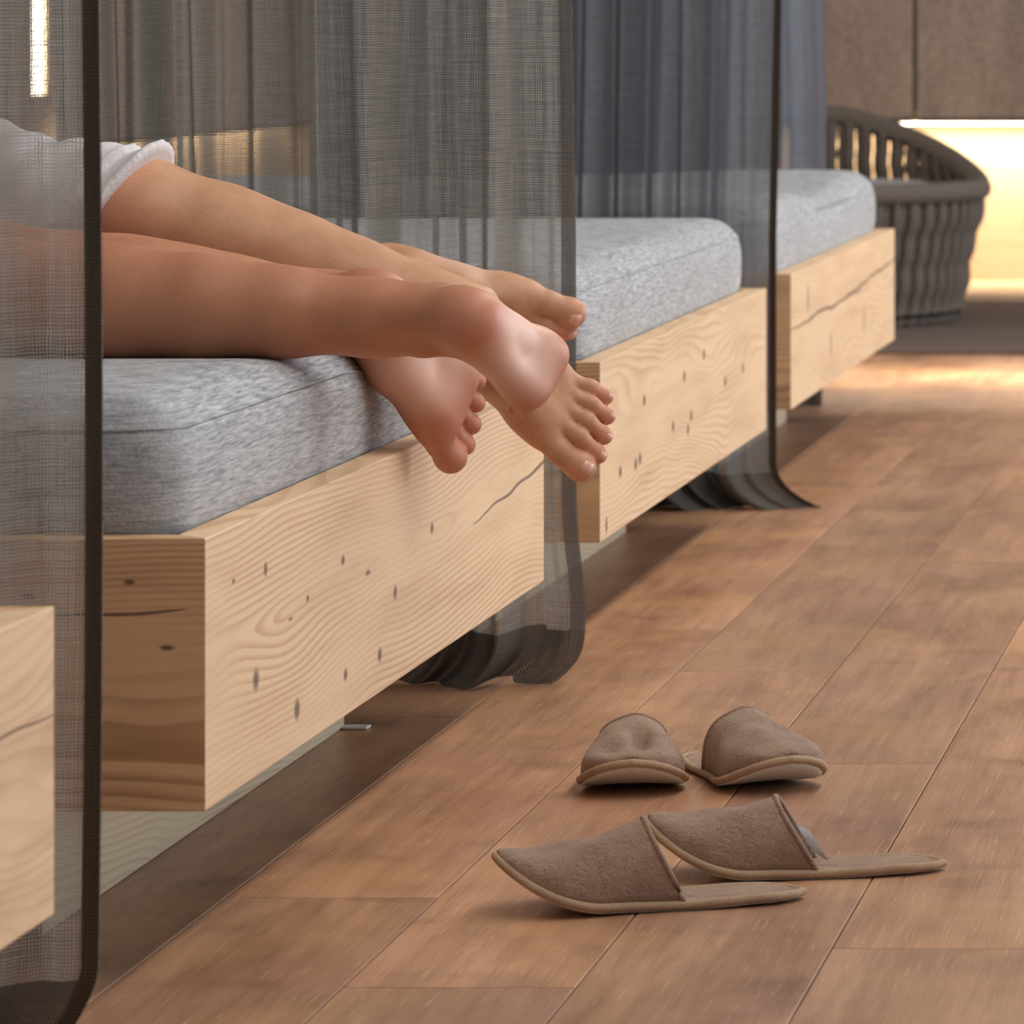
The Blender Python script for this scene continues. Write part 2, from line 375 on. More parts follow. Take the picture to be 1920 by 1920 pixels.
side = [wood('larch_side_%s' % nm, lin(232, 190, 148), lin(156, 112, 78), 'X', 230, .2, .12, .01, 2.2+i*4, wav=.35, line=.6, streak=.6,
        crack=([(-1.30, .312, -.993, .322, .0022)] if i == 1 else None), flecks=([(-1.013, .290, .008, .003), (-1.045, .345, .006, .003), (-1.13, .333, .007, .003)] if i == 1 else ()))
        for i, nm in enumerate(('first', 'second', 'third', 'fourth'))]
PLW = wood('plinth_larch', lin(214, 196, 164), lin(164, 146, 116), 'Y', 120, .02, .05, .08, 8.8, line=.7, streak=.4, flecks=[(4.76, .05, .003, .009)])
bedlab = ['larch bed frame cut off at the left edge, nearest the camera', 'larch bed frame under the two people with crossed feet',
          'larch bed frame behind the crossed feet, with many dark flecks', 'farthest larch bed frame, beside the round rope chair']
for i, (y0, y1) in enumerate(YS):
    dz = .005 if i == 3 else 0.
    b = empty('platform_bed'); tag(b, bedlab[i], 'bed', 'larch platform beds in a row')
    z0, z1 = BZ0+dz, BZ1+dz; e = .0012
    bmo('front_board', prism([(FX, y0), (FX, y1), (FX-TH, y1-TH), (FX-TH, y0+TH)], z0, z1, e), fb[i], b)
    bmo('side_board', prism([(FX, y0), (FX-TH, y0+TH), (HX+TH, y0+TH), (HX, y0)], z0, z1, e), side[i], b)
    bmo('side_board', prism([(FX, y1), (HX, y1), (HX+TH, y1-TH), (FX-TH, y1-TH)], z0, z1, e), side[i], b)
    bmo('head_board', prism([(HX, y0), (HX+TH, y0+TH), (HX+TH, y1-TH), (HX, y1)], z0, z1, e), fb[i], b)
    bmo('slat_base', box(HX+TH, FX-TH, y0+TH, y1-TH, z1-.09, z1-.05), PLW, b)
    bmo('plinth', box(HX+.2, -1.186, y0+.246, y1-.150, 0, z0, .002), PLW, b)

def fabric(name, c1, c2, c3):
    N = NT(name); P = N.coord(); x, y, z = N.sep(P)
    # streaky melange yarn: long along the horizontal, short across
    a = N.noise(N.comb(N.m('MULTIPLY', x, 34.), N.m('MULTIPLY', y, 26.), N.m('MULTIPLY', z, 420.)), 1., 3., .65)
    b = N.noise(N.comb(N.m('MULTIPLY', x, 380.), N.m('MULTIPLY', y, 34.), N.m('MULTIPLY', z, 420.)), 1., 2., .6)
    c = N.noise(P, 900., 2., .6); d = N.noise(P, 5., 2.)
    f = N.m('ADD', N.m('MULTIPLY', a, .55), N.m('ADD', N.m('MULTIPLY', b, .35), N.m('MULTIPLY', c, .10)))
    col = N.mix(N.rng(f, .36, .64), c1, c2)
    col = N.mix(N.m('MULTIPLY', N.rng(d, .35, .7), .4), col, c3)
    return N.fin(N.bsdf(col, .9, N.bump(f, .6, .0025), spec=.12, sheen=.15))
MAT_F = fabric('mattress_fabric', lin(120, 124, 131), lin(206, 210, 217), lin(160, 161, 160))
mlab = ['grey melange mattress on the nearest bed at the left', 'grey melange mattress under the two lying people',
        'grey melange mattress on the bed behind the crossed feet', 'farthest pale grey mattress, with a crease along its top']
def mattress(i, y0, y1):
    x0, x1 = HX+.05, FX-.034; ya, yb = y0+.034, y1-.045; z0, z1 = .345, .500
    h = .011 if i in (1, 2) else .016
    F = Field((x0-.05, ya-.05, z0-.04), (x1+.05, yb+.05, z1+.06), h)
    sl, X, Y, Z = F.sl(F.lo, F.lo+F.n*h)
    rt = .052
    bul = .006*np.cos((Z-.43)/.06)
    top = z1+0*X*Y
    if i == 1:
        g = np.exp(-(((Y-5.32)/.40)**2)**2)*np.exp(-((X+.98)/.34)**2)
        top = top-.052*g - .006*np.exp(-((Y-4.62)/.07)**2)
    if i == 3: top = top+.012*np.sin((X*3+Y*5))*np.exp(-((X+1.2)/.5)**2)-.016*np.exp(-(((Y-9.0)-(X+1.1)*.8)/.07)**2)*np.exp(-((X+1.3)/.25)**2)
    zc = (z0+top)/2; hz = (top-z0)/2
    qx = np.abs(X-(x0+x1)/2)-(x1-x0)/2-bul+rt; qy = np.abs(Y-(ya+yb)/2)-(yb-ya)/2-bul+rt; qz = np.abs(Z-zc)-hz+rt
    d = np.sqrt(np.maximum(qx, 0)**2+np.maximum(qy, 0)**2+np.maximum(qz, 0)**2)+np.minimum(np.maximum(np.maximum(qx, qy), qz), 0)-rt
    F.A = d.astype(np.float32); V, Fq = surface_net(F); V = smooth_v(V, Fq, 2)
    V = np.asarray(V)
    o = np_mesh('mattress', V, Fq, MAT_F)
    tag(o, mlab[i], 'mattress', 'grey mattresses on the row of beds')
    # seam a little below the top
    pts = []; zz = .470; r = .05
    cx = [(x1-r, yb-r, 0), (x0+r, yb-r, 90), (x0+r, ya+r, 180), (x1-r, ya+r, 270)]
    for (a, b, s) in cx:
        for k in range(7):
            an = math.radians(s+15*k); pts.append((a+(r-.0005)*math.cos(an), b+(r-.0005)*math.sin(an), zz))
    dense = []
    for k in range(len(pts)):
        p, q = Vector(pts[k]), Vector(pts[(k+1) % len(pts)]); n = max(1, int((q-p).length/.06))
        for j in range(n):
            w_ = p.lerp(q, j/n)
            if i == 1: w_.z -= .050*math.exp(-(((w_.y-5.32)/.40)**2)**2)*math.exp(-((w_.x+.98)/.34)**2)
            dense.append(w_)
    V2, F2 = tube(dense, .0016, 5, True); mesh('seam', V2, F2, MAT_F, o)
for i, (y0, y1) in enumerate(YS): mattress(i, y0, y1)

# ------------------------------------------------------------------ curtains
def sheer(name, thr, c1, c2, period=.0029, tl=.35):
    N = NT(name); uv = N.n('ShaderNodeUVMap').outputs[0]; u, v, _ = N.sep(uv)
    j = N.noise(N.comb(N.m('MULTIPLY', u, 60.), N.m('MULTIPLY', v, 60.), 0.), 1., 2.)
    du = N.noise(N.comb(N.m('MULTIPLY', u, 320.), N.m('MULTIPLY', v, 9.), 0.), 1., 2., .7)
    dv = N.noise(N.comb(N.m('MULTIPLY', u, 9.), N.m('MULTIPLY', v, 320.), 3.), 1., 2., .7)
    uu = N.m('ADD', N.m('MULTIPLY', u, 1/period), N.m('MULTIPLY', j, .9)); vv = N.m('ADD', N.m('MULTIPLY', v, 1/period), N.m('MULTIPLY', j, .9))
    tri = lambda q: N.m('ABSOLUTE', N.m('SUBTRACT', N.m('FRACT', q), .5))      # .5 at the yarn, 0 in the gap
    tu = N.m('ADD', tri(uu), N.m('MULTIPLY', N.m('SUBTRACT', du, .5), .45)); tv = N.m('ADD', tri(vv), N.m('MULTIPLY', N.m('SUBTRACT', dv, .5), .45))
    yarn = N.m('MAXIMUM', tu, tv)
    a = N.rng(yarn, thr-.05, thr+.07)
    # round yarns close the gaps where the cloth turns edge-on
    g_ = N.n('ShaderNodeNewGeometry'); cs = N.m('ABSOLUTE', N.v('DOT_PRODUCT', g_.outputs['Incoming'], g_.outputs['Normal']))
    a = N.m('SUBTRACT', 1., N.m('MULTIPLY', N.m('SUBTRACT', 1., a), N.rng(cs, .32, .90, .10, 1., smooth=True)))
    both = N.m('MINIMUM', tu, tv)
    col = N.mix(N.rng(both, .1, .45), c1, c2)
    df = N.n('ShaderNodeBsdfDiffuse'); N.put(df.inputs[0], col); tr = N.n('ShaderNodeBsdfTranslucent'); N.put(tr.inputs[0], col)
    mx = N.n('ShaderNodeMixShader'); mx.inputs[0].default_value = tl; N.t.links.new(df.outputs[0], mx.inputs[1]); N.t.links.new(tr.outputs[0], mx.inputs[2])
    tp = N.n('ShaderNodeBsdfTransparent'); m2 = N.n('ShaderNodeMixShader'); N.put(m2.inputs[0], a)
    N.t.links.new(tp.outputs[0], m2.inputs[1]); N.t.links.new(mx.outputs[0], m2.inputs[2])
    return N.fin(m2.outputs[0])
SH = sheer('sheer_weave', .31, lin(106, 105, 103), lin(236, 232, 224))
SHA = sheer('sheer_weave_near_lit', .30, lin(124, 120, 116), lin(240, 236, 230))  # front-lit haze of the nearest curtain painted in as lighter yarn
SHD = sheer('sheer_weave_last', .14, lin(100, 109, 122), lin(176, 190, 208))  # blue of the backlit daylight put into the yarn colour
SHEM = sheer('side_hem_weave', .17, lin(84, 82, 80), lin(176, 172, 166), tl=.25)
SHB = sheer('sheer_weave_far', .25, lin(92, 97, 104), lin(178, 186, 196))  # blue window light on the folds put into the yarn colour
HEM = sheer('hem_weave', .14, lin(78, 76, 74), lin(150, 146, 140), tl=.2)
HEMD = sheer('hem_weave_dark', -.2, lin(74, 66, 58), lin(116, 104, 92), tl=.08)
def curtain(y0, xs, edge, fold, label, mat, hemw, hemh, sidemat, seed, H=2.3, nu=520, nz=70, bottom=None, ledge=None):
    """edge(z): X of the free edge; fold(s, z): sideways offset of the cloth, s = metres from the free edge"""
    root = empty('curtain'); tag(root, label, 'curtain', 'sheer grey curtains between the beds')
    zs = np.concatenate([np.linspace(0, .16, 22), np.linspace(.18, H, nz)])
    L = edge(.5)-xs; dd = np.linspace(0, 1, nu)**1.25*L
    def build(name, s0, s1, z0, z1, mt, off):
        S_ = dd[(dd >= s0-1e-6) & (dd <= s1+1e-6)]
        if len(S_) < 4: S_ = np.linspace(s0, s1, 5)
        Z_ = zs[(zs >= z0-1e-6) & (zs <= z1+1e-6)]; Z_ = np.unique(np.concatenate([[z0], Z_, [z1]]))
        V = []; UV = []; 
        for z in Z_:
            xe = edge(z); prev = None; ul = 0
            for s in S_:
                x = xe-s*((xe-xs)/L) ; y = y0+fold(s, z)+off; zz = z
                if bottom: zz = z+bottom(s)*max(0, 1-z/.15)
                if prev is not None: ul += math.hypot(x-prev[0], y-prev[1])
                prev = (x, y); V.append((x, y, max(zz, .0015))); UV.append((ul, z))
        m = len(S_); F = []
        for r in range(len(Z_)-1):
            for c in range(m-1): F.append((r*m+c, r*m+c+1, (r+1)*m+c+1, (r+1)*m+c))
        me = bpy.data.meshes.new(name); me.from_pydata(V, [], F); me.update(); me.shade_smooth()
        ul = me.uv_layers.new(name='UVMap'); li = np.empty(len(me.loops), np.int32); me.loops.foreach_get('vertex_index', li)
        ul.data.foreach_set('uv', np.array(UV, np.float32)[li].ravel())
        return place(name, me, mt, root)
    build('sheer_cloth', 0, L, 0, H, mat, 0)
    if hemh: build('bottom_hem', 0, L, 0, hemh, HEM, -.003)
    if hemw: build('side_hem', 0, hemw, 0, H, sidemat, -.0045)
    return root
def folds(parts, ph, pleats=()):
    def f(s, z):
        v = 0
        for (A, wl, p) in parts:
            q = 2*math.pi*(s/wl)+p+.35*math.sin(z*1.7+p*2+ph)+.5*math.sin(s*2.3+p)
            v += A*(math.sin(q)+.3*math.sin(2*q+p))
        for (c, a, wd) in pleats: v += a*math.exp(-((s-c-.012*z)/wd)**2)
        return v*(1-.25*math.exp(-z/.3))*min(1, .15+s/.12)
    return f
# nearest, out of focus, between the first two beds
def eA(z): return -1.018+.003*math.sin(z*4)-.028*max(0, 1-z/.06)**1.5+.002*z
curtain(3.84, -2.95, eA, folds([(.026, .115, .4), (.010, .052, 1.3), (.012, .31, 2.)], 1), 'out-of-focus sheer grey curtain hanging at the left edge, in front of the lying people', SHA, .0155, .05, HEMD, 1, nu=600)
# behind the people
def eB(z): return -.976+.006*math.exp(-((z-.09)/.08)**2)*2.0-.034*max(0, 1-z/.055)**2.2-.018*max(0, z-.55)*.8
def bB(s): return .010*max(0, math.sin(s*38-.5))*(s > .05)*(s < .5)
curtain(5.90, -2.95, eB, folds([(.038, .16, .2), (.022, .073, 2.2), (.010, .41, 1.), (.004, .036, .5)], 2, [(.055, .018, .009), (.246, -.034, .010), (.322, .030, .006), (.345, .026, .004), (.44, -.03, .009), (.505, .03, .008), (.56, .03, .006)]), 'sheer grey woven curtain hanging right behind the crossed feet', SH, .018, .068, SHEM, 2, nu=700, bottom=bB)
def eC(z): return -.993+.078*max(0, 1-z/.085)**2.6+.022*max(0, z-.45)
def bC(s): return 0
curtain(8.03, -1.77, eC, folds([(.040, .12, .9), (.018, .055, .1), (.012, .33, 1.6)], 3), 'sheer grey curtain, tinted daylight-blue, with a tail on the floor, past the flecked bed', SHB, .0135, .06, HEMD, 3, nu=500)
def eD(z): return -1.155+.01*math.sin(z*3)
curtain(10.12, -2.20, eD, folds([(.035, .12, .3), (.012, .05, 2.)], 4), 'farthest sheer grey curtain, tinted daylight-blue, beside the round rope chair', SHD, 0, .06, HEM, 4, nu=400)

# ------------------------------------------------------------------ people
def unit(v): v = np.array(v, float); return v/np.linalg.norm(v)
def skin(name, base, red, dark, seed, rough=.5, hair=False):
    N = NT(name); P = N.coord(); r = N.n('ShaderNodeAttribute', attribute_name='red').outputs['Fac']; t = N.n('ShaderNodeAttribute', attribute_name='pale').outputs['Fac']
    a = N.noise(P, 28., 3., .6); b = N.noise(P, 260., 3., .6); c = N.noise(P, 900., 2., .6)
    col = N.mix(N.m('MULTIPLY', N.rng(a, .35, .7), .5), base, dark)
    col = N.mix(N.m('MULTIPLY', N.rng(b, .45, .7), .18), col, dark)
    col = N.mix(N.m('MULTIPLY', r, N.rng(a, .2, .8, .65, 1.)), col, red)
    col = N.mix(t, col, lin(244, 208, 194))  # near-white skin tone: the sole highlight is painted in here
    h = N.m('ADD', N.m('MULTIPLY', b, .6), N.m('MULTIPLY', c, .5))
    if hair:
        st = N.noise(N.v('MULTIPLY', P, (170., 170., 1100.)), 1., 2., .6)
        col = N.mix(N.m('MULTIPLY', N.rng(st, .58, .72), .16), col, lin(84, 58, 44))
    return N.fin(N.bsdf(col, rough, N.bump(h, .16, .0012), spec=.42, sss=.16, sssr=(.012, .005, .003)))
NAIL = NT('toenail'); NAIL = NAIL.fin(NAIL.bsdf(lin(226, 178, 158), .25, spec=.5, sss=.1))

class Foot:
    """Canonical foot: x heel->toe, y towards the big toe, z towards the top of the foot."""
    def __init__(s, side, d, lat, heel, scale=1., curl=0., toebend=0., spread=1., tl=1., ev=0.):
        s.d = unit(d); l = np.array(lat, float); l = l-(l@s.d)*s.d; s.lat = unit(l); s.m = -s.lat
        s.u = np.cross(s.lat, s.d) if side == 'R' else np.cross(s.d, s.lat)
        s.side = side; s.sc = scale; s.c0 = np.array((.033, 0, .033)); s.h = np.array(heel, float); s.curl = curl; s.tb = toebend; s.spread = spread; s.tl = tl; s.ev = ev
    def w(s, p):
        q = (np.array(p, float)-s.c0)*s.sc; return s.h+q[0]*s.d+q[1]*s.m+q[2]*s.u
    def seg(s, a, ra, b, rb, sq=None):
        if sq is not None:
            v, f = sq; v = np.array(v, float); sq = (unit(v[0]*s.d+v[1]*s.m+v[2]*s.u), f)
        return (s.w(a), ra*s.sc, s.w(b), rb*s.sc, sq)
    def toes(s):
        c, b, sp = s.curl, s.tb, s.spread; T = []
        # base, knuckle, tip (x, y, z, r)
        data = [((.172, .029, .020, .0150), (.198, .032, .020, .0132), (.224, .030, .0175, .0150)),
                ((.176, .010, .021, .0105), (.205, .0105, .024, .0092), (.228, .010, .015, .0090)),
                ((.170, -.005, .020, .0100), (.197, -.007, .023, .0086), (.217, -.008, .0135, .0086)),
                ((.161, -.019, .018, .0098), (.186, -.023, .021, .0082), (.203, -.025, .0125, .0082)),
                ((.149, -.031, .016, .0098), (.170, -.037, .017, .0080), (.185, -.039, .0115, .0080))]
        for i, (p, q, r) in enumerate(data):
            p, q, r = [np.array(v[:3]) for v in (p, q, r)]; R = [v[3] for v in data[i]]
            q = q+np.array((0, (sp-1)*(q[1]-.0), b*.45)); r = r+np.array((-abs(c)*.35, (sp-1)*r[1]*1.4, b-c))
            g = s.ev*(0, .002, .006, .010, .014)[i]; p = p+np.array((g*.6, 0, 0)); q = q+np.array((g, 0, 0)); r = r+np.array((g, 0, 0))
            q = p+(q-p)*s.tl; r = p+(r-p)*s.tl
            T.append((p, R[0], q, R[1], r, R[2]))
        return T
    def body(s):
        g = s.seg
        return [g((.034, 0, .034), .0315, (.052, -.001, .036), .0285), g((.030, 0, .050), .0265, (.040, 0, .085), .0235),
                g((.045, -.004, .034), .028, (.145, -.026, .019), .0165), g((.060, .004, .060), .030, (.110, .010, .046), .0265),
                g((.110, .010, .046), .0265, (.160, .016, .028), .0185), g((.060, .004, .042), .027, (.125, .004, .032), .021), g((.055, .010, .036), .022, (.155, .024, .021), .0175),
                g((.150, .022, .024), .0185, (.176, .029, .0195), .0185), g((.145, .006, .024), .0165, (.174, .009, .019), .0150),
                g((.140, -.008, .022), .0155, (.166, -.010, .018), .0140), g((.130, -.020, .020), .0155, (.150, -.029, .016), .0145),
                g((.150, .022, .017), .016, (.150, -.022, .0155), .0150), g((.166, .020, .016), .0150, (.160, -.016, .0150), .0135)]
    def ankle(s): return s.w((.050, 0, .088))

def person(name, label, feet, legs, pelvis, mat, lo, hi, h, extra_red=()):
    root = empty(name, tuple(pelvis[0])); root.location = (0, 0, 0); tag(root, label, 'person')
    F = Field(lo, hi, h); reds = list(extra_red); highlights = []
    def merge(sl, d, k): F.A[sl] = smin(F.A[sl], d, k)
    nails = []
    for ft in feet:
        sl, d = chain(F, ft.body(), .017*ft.sc); merge(sl, d, .01)
        # tendons on the back of the foot
        ten = [ft.seg((.095, .012-i*.006, .066-i*.005), .0045, (.168-i*.006, [.028, .010, -.005, -.019, -.030][i], [.036, .0335, .031, .029, .026][i]), .0040) for i in range(5)]
        for t in ten:
            sl, d = chain(F, [t], .004); merge(sl, d, .011)
        T = np.full(F.A.shape, .03, np.float32); sls = []
        for i, (p, r0, q, r1, r, r2) in enumerate(ft.toes()):
            e = r+(r-q)*.02
            sl, d = chain(F, [ft.seg(p, r0, q, r1), ft.seg(q, r1, r, r2), ft.seg(r, r2, r+np.array((.002, 0, 0)), r2*.97)], .006)
            T[sl] = smin(T[sl], d, .0012); sls.append(sl)
            reds.append((ft.w(r), .022*ft.sc, .75 if i else .6))
            nails.append((ft, i, q, r, r2))
        u = tuple(slice(min(s[k].start for s in sls), max(s[k].stop for s in sls)) for k in range(3))
        F.A[u] = smin(F.A[u], T[u], .0075); del T
        reds += [(ft.w((.030, 0, .022)), .040, .55), (ft.w((.17, .024, .006)), .034, .55), (ft.w((.155, -.02, .004)), .030, .45), (ft.w((.04, .0, .07)), .03, .25)]
        highlights += [(ft.w((.100, .006, .010)), .050, .9), (ft.w((.07, .004, .010)), .030, .6)]  # painted highlight on the sole, brightest around the arch
    for lg in legs:
        ft = lg['foot']; an = ft.ankle(); kn = np.array(lg['knee'], float); hp = np.array(lg['hip'], float); back = unit(lg['back']); sc = lg.get('s', 1.)
        ax = kn-an
        P = lambda t, o=0.: an+ax*t+back*o*sc
        segs = [(an, .0295*sc, P(.14, .002), .0285*sc), (P(.14, .002), .0285*sc, P(.34, .004), .0345*sc), (P(.34, .004), .0345*sc, P(.55, .010), .0430*sc),
                (P(.55, .010), .0430*sc, P(.75, .012), .0485*sc), (P(.75, .012), .0485*sc, P(1., .004), .0510*sc),
                (P(.40, .010), .030*sc, P(.85, .018), .038*sc), (P(.03, -.010), .0225*sc, P(.9, -.016), .031*sc)]
        sl, d = chain(F, segs, .036); merge(sl, d, .022)
        # achilles tendon to the heel, ankle bones, kneecap
        sl, d = chain(F, [(ft.w((.024, 0, .052)), .0165*sc, P(.22, .022), .0125*sc)], .01); merge(sl, d, .020)
        for yy, xx in ((.031, .054), (-.030, .046)):
            q = ft.w((xx, yy, .083)); sl, d = chain(F, [(q, .0095, q+.004*ft.u, .0095)], .01); merge(sl, d, .014)
        q = kn-back*.030*sc; sl, d = chain(F, [(q, .028*sc, q+unit(-ax)*.012, .026*sc)], .01); merge(sl, d, .025)
        sl, d = chain(F, [(kn, .0520*sc, kn+(hp-kn)*.35, .057*sc), (kn+(hp-kn)*.35, .057*sc, hp, .072*sc)], .03); merge(sl, d, .03)
        reds.append((kn-back*.05, .045, lg.get('kr', .4)))
    for (a, ra, b, rb) in pelvis[1]:
        sl, d = chain(F, [(np.array(a), ra, np.array(b), rb)], .03); merge(sl, d, .05)
    V, Fq = surface_net(F); V = smooth_v(V, Fq, 1, .5); del F
    red = np.zeros(len(V)); pale = np.zeros(len(V))
    for arr, L in ((red, reds), (pale, highlights)):
        for (c, r, wgt) in L:
            dd = np.linalg.norm(V-np.array(c), axis=1); arr[:] = np.maximum(arr, wgt*np.clip(1.35-dd/r, 0, 1)*1.0)
    np_mesh('body', V, Fq, mat, root, {'red': np.clip(red, 0, 1), 'pale': np.clip(pale, 0, 1)})
    for (ft, i, q, r, r2) in nails:
        dr = (r-q); n = np.linalg.norm(dr); dr = dr/n; upl = np.array((0, 0, 1.))-dr*dr[2]; upl /= np.linalg.norm(upl); sd = np.cross(upl, dr)
        big = i == 0; a, b, c = (.0074, .0080, .0024) if big else (.0052*(1-.05*i), .0054*(1-.05*i), .0022)
        ctr = r+dr*(.0042 if big else .0026)+upl*(r2*.90+.0016)
        vs = []; fs = []; nu, nv = 8, 12
        for iu in range(nu+1):
            rr = iu/nu
            for iv in range(nv):
                an = 2*math.pi*iv/nv; sx = math.copysign(abs(math.cos(an))**.7, math.cos(an)); sy = math.copysign(abs(math.sin(an))**.7, math.sin(an))
                x_, y_ = a*rr*sx, b*rr*sy
                zz = c*(1-rr**3)-y_*y_/(r2*1.7)-max(0, x_)**2/(r2*1.6)
                vs.append(ft.w(ctr+dr*x_+sd*y_+upl*zz))
        for iu in range(nu):
            for iv in range(nv):
                fs.append((iu*nv+iv, iu*nv+(iv+1) % nv, (iu+1)*nv+(iv+1) % nv, (iu+1)*nv+iv))
        mesh('toenail', vs, fs, NAIL, root)
    return root

def robe_field(name, segs, cut, mat, parent, lo, hi, h=.005, folds_=1.):
    F = Field(lo, hi, h)
    for s in segs:
        sl, d = chain(F, [s], .03); F.A[sl] = smin(F.A[sl], d, .05)
    sl, X, Y, Z = F.sl(F.lo, F.lo+F.n*h)
    wr = .0025*folds_*np.sin(X*55+Z*38+2*np.sin(Y*14))*np.sin(Z*22-X*17+1)+.0015*folds_*np.sin(X*120-Z*70+np.sin(Y*30))
    F.A = F.A+wr.astype(np.float32)
    p, n = cut; n = unit(n); pl = (X-p[0])*n[0]+(Y-p[1])*n[1]+(Z-p[2])*n[2]
    cuff = .006*(np.exp(-((pl+.006)/.006)**2)+.8*np.exp(-((pl+.034)/.004)**2)-.5*np.exp(-((pl+.026)/.004)**2))
    F.A = np.maximum(F.A-cuff.astype(np.float32), pl.astype(np.float32)-.0)
    F.A = np.maximum(F.A, (.497-Z+0*X+0*Y).astype(np.float32))
    V, Fq = surface_net(F); V = smooth_v(V, Fq, 1)
    return np_mesh(name, V, Fq, mat, parent)
def terry(name, c1, c2, sc=420., bs=.8, sheen=.3):
    N = NT(name); P = N.coord(); a = N.noise(P, sc, 3., .7); b = N.noise(P, 30., 3., .6); c = N.noise(P, sc*.35, 2.)
    col = N.mix(N.rng(N.m('ADD', N.m('MULTIPLY', a, .6), N.m('MULTIPLY', b, .4)), .35, .65), c1, c2)
    return N.fin(N.bsdf(col, .95, N.bump(N.m('ADD', a, c), bs, .003), spec=.1, sheen=sheen))
WHITE = terry('white_terry', lin(222, 221, 228), lin(248, 247, 250), 700., .5)

SK_A = skin('skin_tanned', lin(192, 134, 104), lin(208, 140, 120), lin(174, 114, 84), 1)
SK_B = skin('skin_fair', lin(206, 158, 124), lin(214, 146, 122), lin(176, 126, 94), 2, hair=True)

# woman nearer the camera, on her side with her back to it: left leg on the mattress, right foot hanging over the edge
fA1 = Foot('L', (.29, .80, -.47), (-.24, -.42, -.86), px(879, 597, 4.60), .94, curl=-.012, toebend=.016, tl=.86)
fA2 = Foot('R', (.30, .62, -.70), (.36, .44, .78), px(706, 570, 4.80), 1.06, curl=.000, toebend=.006, tl=.85)
person('person', 'tanned bare legs of the person lying nearest, soles towards the camera', [fA1, fA2],
    [dict(foot=fA1, knee=(-1.310, 4.615, .552), hip=(-1.69, 4.76, .592), back=(0, -.97, .12), s=.97, kr=.1),
     dict(foot=fA2, knee=(-1.30, 4.735, .553), hip=(-1.69, 4.80, .66), back=(-.1, -.9, .3), s=.96, kr=.1)],
    ((-1.7, 4.78, .6), [((-1.69, 4.76, .605), .095, (-1.80, 4.78, .62), .105), ((-1.69, 4.80, .655), .09, (-1.80, 4.80, .64), .10)]),
    SK_A, (-1.93, 4.42, .30), (-.70, 5.06, .78), .0020)
fB1 = Foot('L', (.80, .02, -.60), (.58, .42, .70), px(848, 612, 4.98), .98, curl=.002, spread=1.08, tl=1.12, ev=1.)
fB2 = Foot('R', (.92, .06, -.39), (-.28, .22, -.90), px(726, 512, 5.30), 1.06, curl=.004)
pB = person('person', 'paler bare legs under a white robe, feet crossed behind the tanned legs', [fB1, fB2],
    [dict(foot=fB1, knee=(-1.262, 4.90, .618), hip=(-1.66, 5.12, .64), back=(.1, .75, -.2), s=1.11, kr=.5),
     dict(foot=fB2, knee=(-1.42, 5.16, .556), hip=(-1.78, 5.2, .60), back=(0, .95, -.1), s=1.03)],
    ((-1.75, 5.2, .6), [((-1.68, 5.14, .63), .10, (-1.90, 5.20, .63), .11), ((-1.78, 5.2, .60), .095, (-1.90, 5.2, .60), .10)]),
    SK_B, (-2.02, 4.78, .28), (-.72, 5.46, .80), .0020)
V3 = lambda *a: np.array(a, float)
ro = robe_field('bathrobe', [(V3(-1.23, 4.885, .604), .079, V3(-1.45, 4.985, .612), .090), (V3(-1.45, 4.985, .612), .090, V3(-1.66, 5.12, .63), .116), (V3(-1.66, 5.12, .64), .118, V3(-2.05, 5.18, .63), .15),
    (V3(-1.50, 5.16, .57), .078, V3(-1.75, 5.20, .60), .115)], (V3(-1.270, 4.87, .630), (.83, -.10, -.55)), WHITE, pB, (-2.10, 4.76, .47), (-1.12, 5.42, .86), .0042)
tag(ro, 'white terry robe with a stitched hem')
ra = robe_field('bathrobe', [(V3(-1.50, 4.68, .58), .095, V3(-1.69, 4.77, .61), .12), (V3(-1.52, 4.84, .60), .085, V3(-1.69, 4.80, .65), .11), (V3(-1.69, 4.78, .62), .13, V3(-2.02, 4.80, .62), .15)],
    (V3(-1.50, 4.7, .6), (1, -.1, -.1)), WHITE, [o for o in COL.objects if o.name == 'person'][0], (-2.1, 4.5, .47), (-1.35, 5.0, .84), .006)
ra['label'] = 'white terry robe'

# ------------------------------------------------------------------ slippers
SL1 = terry('slipper_terry', lin(142, 113, 96), lin(188, 156, 134), 520., 1.0, .35)
SL2 = terry('slipper_insole', lin(146, 116, 96), lin(182, 150, 126), 520., .8, .3)
SLP = terry('slipper_piping', lin(160, 134, 110), lin(190, 162, 136), 700., .4, .1)
N_ = NT('slipper_sole_white'); P = N_.coord(); SLW = N_.fin(N_.bsdf(N_.mix(N_.noise(P, 300., 1.), lin(196, 196, 186), lin(232, 234, 230)), .7))
def outline(L=.282, n=48):
    pts = []
    prof = [(0, 0), (.01, .016), (.03, .028), (.07, .0355), (.12, .036), (.16, .041), (.20, .050), (.225, .0515), (.25, .046), (.268, .034), (.278, .018), (.282, 0)]
    xs = np.array([p[0] for p in prof])*L/.282; ys = np.array([p[1] for p in prof])
    t = (1-np.cos(np.linspace(0, math.pi, n)))/2*L
    w_ = np.interp(t, xs, ys); w_[0] = w_[-1] = 0
    top = [(a, b) for a, b in zip(t, w_)]; bot = [(a, -b) for a, b in zip(t[::-1], w_[::-1])][1:-1]
    return top+bot
